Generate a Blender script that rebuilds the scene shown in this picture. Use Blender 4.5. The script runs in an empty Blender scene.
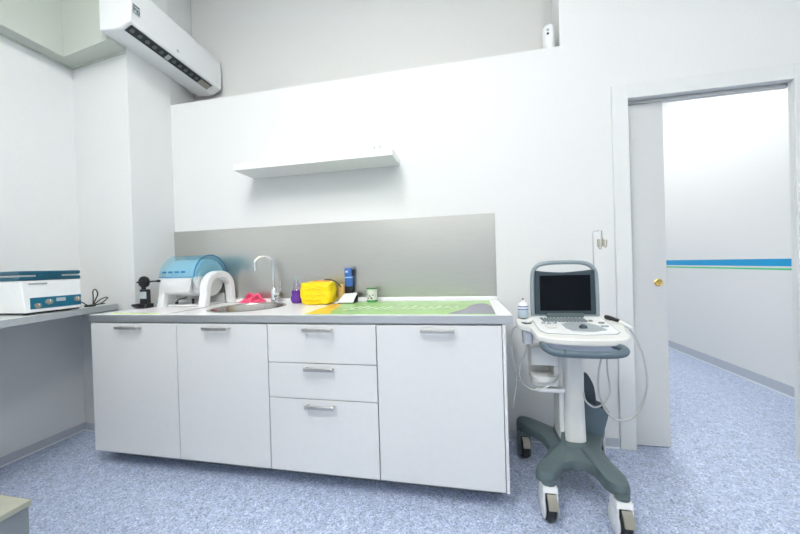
import bpy, bmesh, math, random
from mathutils import Vector, Matrix, noise
random.seed(4)
S = bpy.context.scene
COL = S.collection
PI = math.pi

# ------------------------------------------------------------------ camera
cd = bpy.data.cameras.new('camera'); cam = bpy.data.objects.new('camera', cd); COL.objects.link(cam)
R_ = Vector((0.980549, 0.193876, -0.030595)); U_ = Vector((0.028771, 0.012216, 0.999511)); F_ = Vector((-0.194155, 0.98095, -0.0064))
m3 = Matrix((R_, U_, -F_)).transposed()
cam.matrix_world = Matrix.Translation((1.7899, -2.105, 1.1395)) @ m3.to_4x4()
cd.sensor_width = 36; cd.lens = 316.61/800*36; cd.clip_start = 0.02
S.camera = cam

# ------------------------------------------------------------------ world, exposure
w = bpy.data.worlds.new('world'); S.world = w; w.use_nodes = True
w.node_tree.nodes['Background'].inputs[0].default_value = (0.8, 0.87, 1, 1)
w.node_tree.nodes['Background'].inputs[1].default_value = 0.3
S.view_settings.view_transform = 'Standard'; S.view_settings.look = 'None'
S.view_settings.gamma = 1; S.view_settings.use_curve_mapping = False
S.view_settings.exposure = 0.42
LAMP_E = 31.0        # room ceiling luminaire and added fill panels
CORR_E = 9.0       # corridor luminaires
LAMP_C = (1.0, 0.985, 0.955)

# ------------------------------------------------------------------ materials
def principled(name, col, rough=0.5, metal=0.0, spec=0.5, coat=0.0):
    m = bpy.data.materials.new(name); m.use_nodes = True
    p = m.node_tree.nodes['Principled BSDF']
    p.inputs['Base Color'].default_value = (*col, 1)
    p.inputs['Roughness'].default_value = rough
    p.inputs['Metallic'].default_value = metal
    p.inputs['Specular IOR Level'].default_value = spec
    p.inputs['Coat Weight'].default_value = coat
    return m
def grain(m, scale=40, amount=0.04, bump=0.0, dist=0.002, stretch=(1,1,1), rough=0.0):
    """subtle procedural colour variation / relief on the base colour"""
    nt = m.node_tree; p = nt.nodes['Principled BSDF']
    tc = nt.nodes.new('ShaderNodeTexCoord'); mp = nt.nodes.new('ShaderNodeMapping'); nz = nt.nodes.new('ShaderNodeTexNoise')
    mp.inputs['Scale'].default_value = stretch
    nz.inputs['Scale'].default_value = scale; nz.inputs['Detail'].default_value = 4
    nt.links.new(tc.outputs['Object'], mp.inputs[0]); nt.links.new(mp.outputs[0], nz.inputs['Vector'])
    c = p.inputs['Base Color'].default_value[:3]
    rp = nt.nodes.new('ShaderNodeValToRGB')
    rp.color_ramp.elements[0].position = .3; rp.color_ramp.elements[1].position = .7
    rp.color_ramp.elements[0].color = (*[max(0, x*(1-amount)) for x in c], 1)
    rp.color_ramp.elements[1].color = (*[min(1, x*(1+amount)) for x in c], 1)
    nt.links.new(nz.outputs[0], rp.inputs[0]); nt.links.new(rp.outputs[0], p.inputs['Base Color'])
    if bump:
        b = nt.nodes.new('ShaderNodeBump'); b.inputs['Strength'].default_value = bump; b.inputs['Distance'].default_value = dist
        nt.links.new(nz.outputs[0], b.inputs['Height']); nt.links.new(b.outputs[0], p.inputs['Normal'])
    if rough:
        r0 = p.inputs['Roughness'].default_value
        mr = nt.nodes.new('ShaderNodeMapRange'); mr.inputs[3].default_value = r0-rough; mr.inputs[4].default_value = r0+rough
        nt.links.new(nz.outputs[0], mr.inputs[0]); nt.links.new(mr.outputs[0], p.inputs['Roughness'])
    return m
M = {}
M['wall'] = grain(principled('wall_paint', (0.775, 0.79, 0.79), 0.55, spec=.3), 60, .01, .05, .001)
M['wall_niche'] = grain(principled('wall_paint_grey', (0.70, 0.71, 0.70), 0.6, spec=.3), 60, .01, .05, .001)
M['ceil'] = grain(principled('ceiling_paint', (0.78, 0.80, 0.79), 0.7, spec=.2), 50, .01)
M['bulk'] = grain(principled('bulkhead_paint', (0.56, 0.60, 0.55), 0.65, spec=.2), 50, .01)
M['trimw'] = grain(principled('lacquered_casing', (0.755, 0.775, 0.775), 0.35), 30, .01)
M['leaf'] = grain(principled('door_lacquer', (0.63, 0.645, 0.65), 0.35), 30, .01)
M['base'] = grain(principled('skirting_vinyl', (0.50, 0.54, 0.60), 0.4), 30, .02)
M['bead'] = grain(principled('skirting_bead', (0.80, 0.84, 0.86), 0.4), 30, .02)
M['lam'] = grain(principled('white_laminate', (0.72, 0.735, 0.74), 0.22, spec=.5), 30, .01, rough=.03)
M['carc'] = grain(principled('cabinet_carcass', (0.66, 0.70, 0.74), 0.4), 30, .01)
M['dark_gap'] = grain(principled('plinth_grey', (0.25, 0.27, 0.30), 0.5), 30, .02)
M['top'] = grain(principled('worktop_white', (0.86, 0.87, 0.88), 0.25), 30, .01)
M['steel_edge'] = grain(principled('brushed_edge', (0.62, 0.64, 0.66), 0.38, metal=.9), 25, .06, .05, .0005, (1, 30, 60), .05)
M['steel'] = grain(principled('brushed_steel', (0.60, 0.60, 0.57), 0.33, metal=1), 12, .05, .06, .0004, (1, 60, 60), .06)
M['sink'] = grain(principled('sink_steel', (0.55, 0.53, 0.50), 0.25, metal=1), 40, .05)
M['chrome'] = principled('chrome', (0.80, 0.82, 0.84), 0.08, metal=1)
M['nickel'] = grain(principled('satin_nickel', (0.58, 0.57, 0.55), 0.35, metal=.9), 60, .05)
M['brass'] = grain(principled('brass', (0.75, 0.55, 0.18), 0.25, metal=1), 60, .05)
M['desk'] = grain(principled('desk_laminate', (0.64, 0.68, 0.68), 0.35), 20, .03)
M['desk_edge'] = grain(principled('desk_edge', (0.44, 0.48, 0.50), 0.4), 20, .03)
M['white_p'] = grain(principled('white_plastic', (0.82, 0.84, 0.85), 0.3), 30, .01)
M['cream_p'] = grain(principled('cream_plastic', (0.74, 0.75, 0.725), 0.35), 30, .015)
M['lav_p'] = grain(principled('cool_grey_plastic', (0.52, 0.55, 0.60), 0.4), 30, .015)
M['teal'] = grain(principled('teal_plastic', (0.004, 0.085, 0.145), 0.3), 30, .05)
M['teal_panel'] = grain(principled('teal_panel', (0.003, 0.14, 0.235), 0.3), 30, .05)
M['black'] = grain(principled('black_plastic', (0.012, 0.013, 0.016), 0.35), 30, .1)
M['rubber'] = grain(principled('black_rubber', (0.02, 0.022, 0.025), 0.6), 60, .1)
M['slate'] = grain(principled('slate_plastic', (0.095, 0.135, 0.145), 0.4), 30, .04)
M['slate_blue'] = grain(principled('slate_blue_plastic', (0.10, 0.145, 0.18), 0.38), 30, .04)
M['frame_grey'] = grain(principled('grey_blue_frame', (0.27, 0.33, 0.36), 0.35), 30, .03)
M['bezel'] = grain(principled('bezel', (0.035, 0.055, 0.07), 0.35), 30, .05)
M['screen'] = principled('dark_screen', (0.003, 0.005, 0.008), 0.12, spec=.15)
M['key'] = grain(principled('keys', (0.20, 0.24, 0.26), 0.4), 30, .05)
M['grey_pad'] = grain(principled('pad_grey', (0.38, 0.43, 0.46), 0.4), 30, .03)
M['brown_p'] = grain(principled('pedal_taupe', (0.28, 0.27, 0.23), 0.45), 30, .04)
M['cable_g'] = grain(principled('grey_cable', (0.50, 0.52, 0.50), 0.45), 60, .04)
M['yellow'] = grain(principled('yellow_plastic', (0.95, 0.70, 0.0), 0.4), 20, .05)
M['orange'] = grain(principled('orange_plastic', (0.85, 0.38, 0.05), 0.4), 20, .05)
M['pink'] = grain(principled('pink_rubber', (0.90, 0.10, 0.22), 0.5), 30, .08)
M['purple'] = grain(principled('purple_liquid', (0.13, 0.03, 0.34), 0.15), 20, .05)
M['blue'] = grain(principled('blue_metal', (0.04, 0.14, 0.45), 0.3), 20, .05)
M['blue_l'] = grain(principled('pale_blue', (0.40, 0.60, 0.85), 0.3), 20, .05)
M['green'] = grain(principled('print_green', (0.36, 0.62, 0.22), 0.25), 7, .10)
M['green_d'] = grain(principled('dark_green', (0.06, 0.28, 0.08), 0.3), 20, .1)
M['p_grey'] = grain(principled('print_grey_violet', (0.26, 0.26, 0.33), 0.25), 14, .05)
M['p_orange'] = grain(principled('print_amber', (0.85, 0.52, 0.08), 0.25), 14, .08)
M['p_white'] = principled('print_white', (0.60, 0.78, 0.50), 0.3)
M['gel'] = grain(principled('gel_bottle_blue', (0.52, 0.64, 0.72), 0.3), 20, .03)
M['beige'] = grain(principled('beige_hook', (0.42, 0.40, 0.33), 0.4), 20, .03)
M['lime'] = grain(principled('lime_edge', (0.55, 0.75, 0.30), 0.4), 20, .05)
M['mat_w'] = grain(principled('mat_white', (0.80, 0.78, 0.80), 0.35), 15, .03)
M['bluestripe'] = principled('blue_band', (0.0, 0.33, 0.66), 0.35)
M['greenstripe'] = principled('green_band', (0.07, 0.58, 0.22), 0.35)
M['benchtop'] = grain(principled('pale_wood_top', (0.34, 0.35, 0.29), 0.4), 6, .12, stretch=(1, 6, 1))
M['bench_side'] = grain(principled('bench_grey', (0.22, 0.25, 0.27), 0.45), 30, .05)
M['disp'] = principled('pale_display', (0.50, 0.58, 0.62), 0.25)
M['redbrown'] = principled('red_brown_tip', (0.22, 0.05, 0.04), 0.4)
M['logo'] = principled('logo_grey', (0.40, 0.44, 0.47), 0.4)
M['ink'] = principled('label_ink', (0.05, 0.09, 0.12), 0.4)

def floor_mat():
    m = principled('speckled_vinyl', (0.4, 0.48, 0.66), 0.38)
    nt = m.node_tree; p = nt.nodes['Principled BSDF']
    tc = nt.nodes.new('ShaderNodeTexCoord')
    v = nt.nodes.new('ShaderNodeTexVoronoi'); v.inputs['Scale'].default_value = 170; v.feature = 'F1'
    nt.links.new(tc.outputs['Object'], v.inputs['Vector'])
    sp = nt.nodes.new('ShaderNodeSeparateColor'); nt.links.new(v.outputs['Color'], sp.inputs[0])
    rp = nt.nodes.new('ShaderNodeValToRGB'); e = rp.color_ramp; e.interpolation = 'CONSTANT'
    e.elements[0].position = 0; e.elements[0].color = (0.26, 0.325, 0.50, 1)
    e.elements[1].position = .16; e.elements[1].color = (0.375, 0.45, 0.63, 1)
    for pos, c in ((.42, (0.45, 0.525, 0.70, 1)), (.68, (0.51, 0.585, 0.755, 1)), (.88, (0.66, 0.72, 0.86, 1))):
        q = e.elements.new(pos); q.color = c
    nt.links.new(sp.outputs[0], rp.inputs[0])
    n2 = nt.nodes.new('ShaderNodeTexNoise'); n2.inputs['Scale'].default_value = 24; n2.inputs['Detail'].default_value = 3
    nt.links.new(tc.outputs['Object'], n2.inputs['Vector'])
    mr = nt.nodes.new('ShaderNodeMapRange'); mr.inputs[1].default_value = .3; mr.inputs[2].default_value = .7; mr.inputs[3].default_value = .86; mr.inputs[4].default_value = 1.12
    nt.links.new(n2.outputs[0], mr.inputs[0])
    mx = nt.nodes.new('ShaderNodeMix'); mx.data_type = 'RGBA'; mx.blend_type = 'MULTIPLY'; mx.inputs[0].default_value = 1
    nt.links.new(rp.outputs[0], mx.inputs[6]); nt.links.new(mr.outputs[0], mx.inputs[7])
    nt.links.new(mx.outputs[2], p.inputs['Base Color'])
    return m
M['floor'] = floor_mat()
def glass(name, col, rough=.05, ior=1.15, alpha=.55):
    m = principled(name, col, rough)
    p = m.node_tree.nodes['Principled BSDF']
    p.inputs['Transmission Weight'].default_value = alpha; p.inputs['IOR'].default_value = ior
    return m
def sheet(name, col, gl=.08):
    m = bpy.data.materials.new(name); m.use_nodes = True; nt = m.node_tree; nt.nodes.clear()
    o = nt.nodes.new('ShaderNodeOutputMaterial'); tr = nt.nodes.new('ShaderNodeBsdfTransparent'); g = nt.nodes.new('ShaderNodeBsdfGlossy'); mx = nt.nodes.new('ShaderNodeMixShader')
    d = nt.nodes.new('ShaderNodeBsdfDiffuse'); m2 = nt.nodes.new('ShaderNodeMixShader')
    tr.inputs[0].default_value = (*col, 1); d.inputs[0].default_value = (*[c*.8 for c in col], 1); g.inputs['Roughness'].default_value = .08
    mx.inputs[0].default_value = gl; m2.inputs[0].default_value = .10
    nt.links.new(tr.outputs[0], m2.inputs[1]); nt.links.new(d.outputs[0], m2.inputs[2])
    nt.links.new(m2.outputs[0], mx.inputs[1]); nt.links.new(g.outputs[0], mx.inputs[2]); nt.links.new(mx.outputs[0], o.inputs[0])
    return m
M['blue_glass'] = sheet('translucent_blue', (0.72, 0.915, 0.985)); M['blue_rim'] = sheet('blue_rim', (0.25, 0.66, 0.88))
M['clear'] = glass('clear_plastic', (0.9, 0.93, 0.95), .05, 1.1, .9)
def emit(name, col, e):
    m = bpy.data.materials.new(name); m.use_nodes = True; nt = m.node_tree; nt.nodes.clear()
    o = nt.nodes.new('ShaderNodeOutputMaterial'); k = nt.nodes.new('ShaderNodeEmission')
    k.inputs[0].default_value = (*col, 1); k.inputs[1].default_value = e; nt.links.new(k.outputs[0], o.inputs[0])
    return m
M['lamp'] = emit('lamp_diffuser', LAMP_C, LAMP_E)
M['lamp2'] = emit('corridor_diffuser', (1.0, 0.99, 0.97), CORR_E)

# ------------------------------------------------------------------ mesh helpers (world coordinates)
def NB(): return bmesh.new()
def box(bm, x0, x1, y0, y1, z0, z1, mat=None):
    vs = [bm.verts.new((x, y, z)) for x in (x0, x1) for y in (y0, y1) for z in (z0, z1)]
    for f in ((0,1,3,2), (4,6,7,5), (0,4,5,1), (2,3,7,6), (0,2,6,4), (1,5,7,3)): bm.faces.new([vs[i] for i in f])
    if mat is not None: bmesh.ops.transform(bm, matrix=mat, verts=vs)
    return vs
def prism(bm, pts, z0, z1, mat=None):
    a = [bm.verts.new((x, y, z0)) for x, y in pts]; b = [bm.verts.new((x, y, z1)) for x, y in pts]
    n = len(pts); bm.faces.new(list(reversed(a))); bm.faces.new(b)
    for i in range(n): bm.faces.new((a[i], a[(i+1) % n], b[(i+1) % n], b[i]))
    if mat is not None: bmesh.ops.transform(bm, matrix=mat, verts=a+b)
    return a+b
def lathe(bm, prof, c=(0,0,0), seg=24, mat=None, caps=True):
    """prof: (radius, z) list; about local z"""
    vs = []; rings = []
    for r, z in prof:
        if r < 1e-6: v = bm.verts.new((0, 0, z)); rings.append([v]); vs.append(v); continue
        rg = [bm.verts.new((r*math.cos(2*PI*i/seg), r*math.sin(2*PI*i/seg), z)) for i in range(seg)]
        rings.append(rg); vs += rg
    for a, b in zip(rings, rings[1:]):
        for i in range(seg):
            j = (i+1) % seg
            if len(a) == 1 and len(b) == 1: continue
            if len(a) == 1: bm.faces.new((a[0], b[j], b[i]))
            elif len(b) == 1: bm.faces.new((a[i], a[j], b[0]))
            else: bm.faces.new((a[i], a[j], b[j], b[i]))
    if caps:
        if len(rings[0]) > 1: bm.faces.new(list(reversed(rings[0])))
        if len(rings[-1]) > 1: bm.faces.new(rings[-1])
    if mat is not None: bmesh.ops.transform(bm, matrix=mat, verts=vs)
    bmesh.ops.translate(bm, vec=Vector(c), verts=vs)
    return vs
def spline(pts, n=8, closed=False):
    P = [Vector(p) for p in pts]; out = []; N = len(P)
    rng = range(N) if closed else range(N-1)
    for i in rng:
        if closed: p0, p1, p2, p3 = P[(i-1) % N], P[i], P[(i+1) % N], P[(i+2) % N]
        else: p0, p1, p2, p3 = P[max(i-1, 0)], P[i], P[i+1], P[min(i+2, N-1)]
        for k in range(n):
            t = k/n
            out.append(.5*((2*p1)+(-p0+p2)*t+(2*p0-5*p1+4*p2-p3)*t*t+(-p0+3*p1-3*p2+p3)*t**3))
    if not closed: out.append(P[-1])
    return out
def tube(bm, pts, r, seg=10, n=0, rr=None):
    P = spline(pts, n) if n else [Vector(p) for p in pts]
    rings = []; up = Vector((0, 0, 1))
    t0 = (P[1]-P[0]).normalized()
    nrm = t0.cross(up) if abs(t0.z) < .95 else t0.cross(Vector((1, 0, 0)))
    nrm.normalize()
    for i, p in enumerate(P):
        t = (P[min(i+1, len(P)-1)]-P[max(i-1, 0)]).normalized()
        nrm = (nrm - t*nrm.dot(t)).normalized(); b = t.cross(nrm)
        q = r if rr is None else rr(i/(len(P)-1))
        rings.append([bm.verts.new(p+q*(math.cos(2*PI*k/seg)*nrm+math.sin(2*PI*k/seg)*b)) for k in range(seg)])
    for a, b in zip(rings, rings[1:]):
        for k in range(seg): bm.faces.new((a[k], a[(k+1) % seg], b[(k+1) % seg], b[k]))
    bm.faces.new(list(reversed(rings[0]))); bm.faces.new(rings[-1])
AX = {'x': Matrix.Rotation(PI/2, 4, 'Y'), 'y': Matrix.Rotation(-PI/2, 4, 'X'), 'z': Matrix.Identity(4)}
def rot(bm, verts, ang, axis, c):
    bmesh.ops.rotate(bm, cent=Vector(c), matrix=Matrix.Rotation(ang, 3, axis), verts=verts)

def rootloc(p):
    v = Vector((0, 0, 0))
    while p is not None: v += p.location; p = p.parent
    return v
def obj(name, bm, mat, parent=None, bevel=0.0, smooth=False, label=None, bseg=2, loc=None):
    bmesh.ops.recalc_face_normals(bm, faces=bm.faces[:])
    off = rootloc(parent) if parent else Vector(loc or (0, 0, 0))
    bmesh.ops.translate(bm, vec=-off, verts=bm.verts[:])
    me = bpy.data.meshes.new(name); bm.to_mesh(me); bm.free()
    me.materials.append(M[mat] if isinstance(mat, str) else mat)
    o = bpy.data.objects.new(name, me); COL.objects.link(o)
    if parent: o.parent = parent
    elif loc: o.location = loc
    if smooth:
        for p in me.polygons: p.use_smooth = True
        me.set_sharp_from_angle(angle=math.radians(40))
    if bevel:
        b = o.modifiers.new('bevel', 'BEVEL'); b.width = bevel; b.segments = bseg; b.limit_method = 'ANGLE'; b.angle_limit = math.radians(35)
        for p in me.polygons: p.use_smooth = True
        me.set_sharp_from_angle(angle=math.radians(40))
    if label: o['label'] = label
    return o
def thing(name, label, cat, loc=(0, 0, 0), group=None):
    o = bpy.data.objects.new(name, None); COL.objects.link(o); o.location = loc; o.empty_display_size = .05
    o['label'] = label; o['category'] = cat
    if group: o['group'] = group
    return o
def tag(o, label, cat, group=None):
    o['label'] = label; o['category'] = cat
    if group: o['group'] = group
    return o
def struct(name, bm, mat, label, **k):
    o = obj(name, bm, mat, **k); o['kind'] = 'structure'; o['label'] = label; return o
def bx(name, mat, parent, *a, **k):
    bm = NB(); box(bm, *a); return obj(name, bm, mat, parent, **k)

# ------------------------------------------------------------------ setting
XL, XR, YN, YF, ZC = -0.96, 4.30, -3.4, 4.5, 3.75
bm = NB(); box(bm, -1.1, 4.45, YN-.1, YF+.1, -.06, 0); struct('floor', bm, 'floor', 'blue speckled vinyl floor running through the door into the corridor')
bm = NB(); box(bm, -1.1, 4.45, YN-.1, .5, ZC, ZC+.08); struct('ceiling', bm, 'ceil', 'white ceiling of the room')
bm = NB(); box(bm, -1.1, XL, YN-.1, -.286, 0, ZC); struct('wall_left', bm, 'wall', 'white left wall behind the teal-lidded device')
bm = NB(); box(bm, XR, 4.42, YN-.1, YF+.1, 0, ZC)
wr = struct('wall_right', bm, 'wall', 'bright white side wall seen through the doorway')
bm = NB(); box(bm, -1.1, 4.42, YN-.1, YN, 0, ZC); struct('wall_front', bm, 'wall', 'white wall behind the viewer')
# corner pier
bm = NB(); prism(bm, [(-1.1, -.286), (XL, -.286), (-.397, -.347), (-.423, 0), (-.530, .34), (-.530, .42), (-1.1, .42)], 0, ZC)
struct('wall_pier', bm, 'wall', 'white corner pier under the air conditioner')
# back wall: thick low part, recessed upper part, full-height right part
NZ = 2.4475
bm = NB()
box(bm, -.43, 2.0, 0, .12, 0, NZ-.02)                 # behind the worktop
prism(bm, [(-.43, 0), (2.411, 0), (2.462, .34), (-.53, .34)], NZ-.02, NZ)
box(bm, 2.0, 2.762, 0, .03, 0, NZ-.02)                # skin in front of the door pocket
box(bm, 2.0, 2.77, .09, .12, 0, NZ-.02)
prism(bm, [(2.411, 0), (2.762, 0), (2.762, .34), (2.462, .34)], NZ-.02, ZC)
box(bm, 2.762, 3.575, 0, .03, 2.085, ZC)              # over the door
box(bm, 2.762, 3.66, .08, .12, 2.125, ZC)
box(bm, 3.66, XR, 0, .12, 0, ZC); box(bm, 3.575, 3.66, 0, .025, 0, ZC)
struct('wall_back', bm, 'wall', 'white back wall with a high ledge and the door opening')
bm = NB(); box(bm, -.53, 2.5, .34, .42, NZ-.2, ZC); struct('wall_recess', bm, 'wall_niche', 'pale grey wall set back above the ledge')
# bulkhead with a stepped underside
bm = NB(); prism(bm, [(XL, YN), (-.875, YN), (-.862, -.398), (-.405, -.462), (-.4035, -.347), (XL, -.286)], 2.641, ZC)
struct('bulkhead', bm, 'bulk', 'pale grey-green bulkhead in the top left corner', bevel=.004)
# thin shadow line trim under the bulkhead
bm = NB(); prism(bm, [(XL+.002, -.292), (XL+.01, -.3), (-.404, -.357), (-.404, -.345)], 2.628, 2.641)
struct('trim_1', bm, 'bulk', 'thin shadow-gap strip under the bulkhead')
bm = NB(); box(bm, XL, XL+.008, YN, -.3, 2.628, 2.641); struct('trim_2', bm, 'bulk', 'thin strip where bulkhead meets left wall')
# skirting
def skirting(name, pts, label):
    """pts: wall line; strip 8 mm proud, light bead at the floor"""
    bm = NB(); prism(bm, pts, .010, .060); o = struct(name, bm, 'base', label, bevel=.002)
    c = [Vector((p[0], p[1])) for p in pts]
    bm = NB(); prism(bm, pts, 0, .011)
    obj('bead', bm, 'bead', o)
skirting('baseboard_left', [(XL, YN), (XL+.008, YN), (XL+.008, -.294), (XL, -.286)], 'grey skirting along the left wall')
skirting('baseboard_pier', [(XL, -.286), (XL+.006, -.295), (-.395, -.357), (-.396, -.348), (-.404, -.3475)], 'grey skirting along the corner pier')
skirting('baseboard_back', [(-.39, 0), (-.39, -.008), (2.683, -.008), (2.683, 0)], 'grey skirting along the back wall')
bm = NB(); box(bm, XR-.008, XR, .12, YF, .012, .095); o = struct('baseboard_corridor', bm, 'base', 'grey skirting along the corridor wall')
bm = NB(); box(bm, XR-.010, XR, .12, YF, 0, .014); obj('bead', bm, 'bead', o)
# corridor
bm = NB(); box(bm, 2.1, 2.2, .43, YF, 0, 3.3); box(bm, 2.1, 2.2, .12, .43, 0, 2.2); struct('wall_corridor_left', bm, 'wall', 'hidden side wall of the corridor')
bm = NB(); box(bm, 2.1, XR, YF, YF+.1, 0, 3.3); struct('wall_corridor_end', bm, 'wall', 'end wall of the corridor')
bm = NB(); box(bm, 2.1, 2.76, .43, YF, 3.3, 3.4); box(bm, 2.76, XR, .12, YF, 3.3, 3.4); struct('ceiling_corridor', bm, 'ceil', 'corridor ceiling')
bm = NB(); box(bm, XR-.0015, XR, .13, YF, 1.036, 1.096); obj('painted_stripe', bm, 'bluestripe', wr, label='blue painted stripe')
bm = NB(); box(bm, XR-.0015, XR, .13, YF, 1.006, 1.020); obj('painted_stripe', bm, 'greenstripe', wr, label='thin green painted stripe')
# door casing
bm = NB(); box(bm, 2.683, 2.769, -.014, 0, 0, 2.157); box(bm, 2.757, 2.769, 0, .028, 0, 2.09)
struct('door_1', bm, 'trimw', 'white lacquered casing of the sliding door', bevel=.003)
root = bpy.data.objects['door_1']
bm = NB(); box(bm, 2.769, 3.567, -.014, 0, 2.075, 2.157); box(bm, 2.757, 3.575, 0, .028, 2.075, 2.09); obj('head_casing', bm, 'trimw', root, bevel=.003)
bm = NB(); box(bm, 3.567, 3.65, -.014, 0, 0, 2.157); box(bm, 3.567, 3.58, 0, .026, 0, 2.09); obj('side_casing', bm, 'trimw', root, bevel=.003)
bm = NB(); box(bm, 2.3, 3.6, .036, .08, 2.066, 2.10); box(bm, 2.3, 3.6, .03, .036, 2.058, 2.07); obj('sliding_track', bm, 'leaf', root)
bm = NB(); box(bm, 2.25, 2.975, .042, .080, .006, 2.058)
lf = obj('door_leaf', bm, 'leaf', root, bevel=.002)
bm = NB(); lathe(bm, [(0, 0), (.016, 0), (.021, .003), (.022, .006), (.016, .0085), (.013, .006), (0, .006)], (2.930, .0425, .988), 24, AX['x'] @ Matrix.Identity(4)); bm.free()
bm = NB(); lathe(bm, [(.013, 0), (.0225, 0), (.0225, .003), (.018, .006), (.015, .004), (.006, .004), (.004, .006), (0, .006)], (0, 0, 0), 28, Matrix.Rotation(PI/2, 4, 'X')); bmesh.ops.translate(bm, vec=(2.930, .042, .988), verts=bm.verts[:])
obj('flush_pull', bm, 'brass', lf, smooth=True, label='round brass flush pull')

# ------------------------------------------------------------------ ceiling lamps and added fill panels
def ceiling_light(x, y, z, sx, sy, mat, label, group=None):
    t = thing('ceiling_light', label, 'lamp', (x, y, z), group)
    bm = NB(); box(bm, x-sx/2, x+sx/2, y-sy/2, y+sy/2, z-.03, z); obj('housing', bm, 'white_p', t)
    bm = NB(); box(bm, x-sx/2+.02, x+sx/2-.02, y-sy/2+.02, y+sy/2-.02, z-.034, z-.0305); obj('diffuser', bm, mat, t)
ceiling_light(1.05, -1.9, ZC, .6, .6, 'lamp', 'square ceiling light above the room, over the drawers')
ceiling_light(.8, -3.0, ZC, .6, .6, 'lamp', 'unseen square fill panel added at the ceiling, behind the viewer')  # added out of view to raise the general room light
ceiling_light(2.6, -2.9, ZC, .6, .6, 'lamp', 'unseen square fill panel added at the ceiling, nearer the doorway')  # second added panel, unseen, fills from the door side
ceiling_light(3.4, 1.3, 3.3, .6, 1.6, 'lamp2', 'ceiling light over the near end of the corridor')
ceiling_light(3.4, 3.3, 3.3, .6, 1.2, 'lamp2', 'ceiling light over the far end of the corridor')

# ------------------------------------------------------------------ base cabinets
YC = -.627
def handle(x0, x1, z, parent, y=YC):
    bm = NB(); box(bm, x0, x1, y-.034, y-.026, z-.009, z+.009)
    for a in (x0+.008, x1-.008): box(bm, a-.006, a+.006, y-.027, y, z-.006, z+.006)
    return obj('handle', bm, 'nickel', parent, bevel=.002, label='satin metal bar handle')
def carcass(t, x0, x1, endpanel=None):
    bm = NB()
    box(bm, x0, x0+.016, -.60, -.008, .095, .858); box(bm, x1-.016, x1, -.60, -.008, .095, .858)
    box(bm, x0+.016, x1-.016, -.60, -.008, .095, .111); box(bm, x0+.016, x1-.016, -.02, -.008, .111, .858)
    box(bm, x0+.016, x1-.016, -.60, -.56, .842, .858)
    obj('carcass', bm, 'carc', t)
    bm = NB(); box(bm, x0+.01, x1-.01, -.50, -.485, 0, .095); obj('plinth', bm, 'dark_gap', t)
    if endpanel: bx('end_panel', 'lam', t, x1+.001, x1+.015, YC, -.008, .095, .858, bevel=.001)
G = 'fitted white base cabinets under the worktop'
cabs = [(-.378, .2205, 'd', 'white base cabinet with one tall door, leftmost under the worktop'),
        (.2215, .7815, 'd', 'white base cabinet with one tall door under the round sink'),
        (.7825, 1.3685, 'r', 'white base cabinet with three stacked drawers'),
        (1.3695, 1.955, 'd', 'white base cabinet with one tall door beside the ultrasound cart')]
for i, (x0, x1, k, lab) in enumerate(cabs):
    t = thing('base_cabinet', lab, 'cabinet', ((x0+x1)/2, -.3, 0), G)
    carcass(t, x0, x1, i == 3)
    g = .002; xc = (x0+x1)/2
    if k == 'd':
        bm = NB(); box(bm, x0+g, x1-g, YC, -.607, .098, .852); d = obj('door', bm, 'lam', t, bevel=.0012)
        hc = {0: -.088, 1: .49, 3: 1.666}[i]
        handle(hc-.078, hc+.078, .830, d)
    else:
        for z0, z1, hz in ((.6575, .852, .828), (.4755, .6535, .632), (.098, .4715, .443)):
            bm = NB(); box(bm, x0+g, x1-g, YC, -.607, z0, z1); d = obj('drawer', bm, 'lam', t, bevel=.0012)
            handle(.995, 1.150, hz, d)

# ------------------------------------------------------------------ worktop with round cut-out
WX0, WX1, WY0 = -.389, 2.002, -.630
SC, SR = (.44, -.312), .215
wt = thing('worktop', 'long white worktop with a brushed steel front edge', 'worktop', (.8, -.3, .86))
bm = NB()
N = 48
def ring_plate(z):
    outer = []
    # outer rectangle sampled by angle towards the sink centre
    ov = []; iv = []
    for i in range(N):
        a = 2*PI*i/N; dx, dy = math.cos(a), math.sin(a)
        ts = []
        if dx > 1e-9: ts.append((WX1-SC[0])/dx)
        if dx < -1e-9: ts.append((WX0-SC[0])/dx)
        if dy > 1e-9: ts.append((-.002-SC[1])/dy)
        if dy < -1e-9: ts.append((WY0+.004-SC[1])/dy)
        q = min(ts); ov.append((SC[0]+dx*q, SC[1]+dy*q, z)); iv.append((SC[0]+dx*SR, SC[1]+dy*SR, z))
    return ov, iv
corn = [(WX1, -.002), (WX0, -.002), (WX0, WY0+.004), (WX1, WY0+.004)]
def plate(z):
    ov, iv = ring_plate(z)
    O = [bm.verts.new(p) for p in ov]; I = [bm.verts.new(p) for p in iv]
    CV = [bm.verts.new((c[0], c[1], z)) for c in corn]
    angs = [math.atan2(c[1]-SC[1], c[0]-SC[0]) % (2*PI) for c in corn]
    outl = []
    for i in range(N):
        j = (i+1) % N; a0 = 2*PI*i/N; a1 = 2*PI*(i+1)/N
        ins = [CV[k] for k in range(4) if a0 < angs[k] < a1]
        bm.faces.new([I[i], O[i]] + ins + [O[j], I[j]])
        outl += [O[i]] + ins
    return I, outl
It, Ot = plate(.900); Ib, Ob = plate(.862)
for a, b in ((It, Ib), (Ot, Ob)):
    for i in range(len(a)):
        j = (i+1) % len(a); bm.faces.new((a[i], a[j], b[j], b[i]))
obj('top_board', bm, 'top', wt, smooth=True)
bx('front_edge', 'steel_edge', wt, WX0, WX1, WY0-.001, WY0+.0035, .8615, .8995, bevel=.0008, label='brushed steel front edge strip')
bx('upstand', 'top', wt, -.418, 2.0, -.020, -.002, .9, .924, bevel=.003, label='low white upstand')

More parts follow.
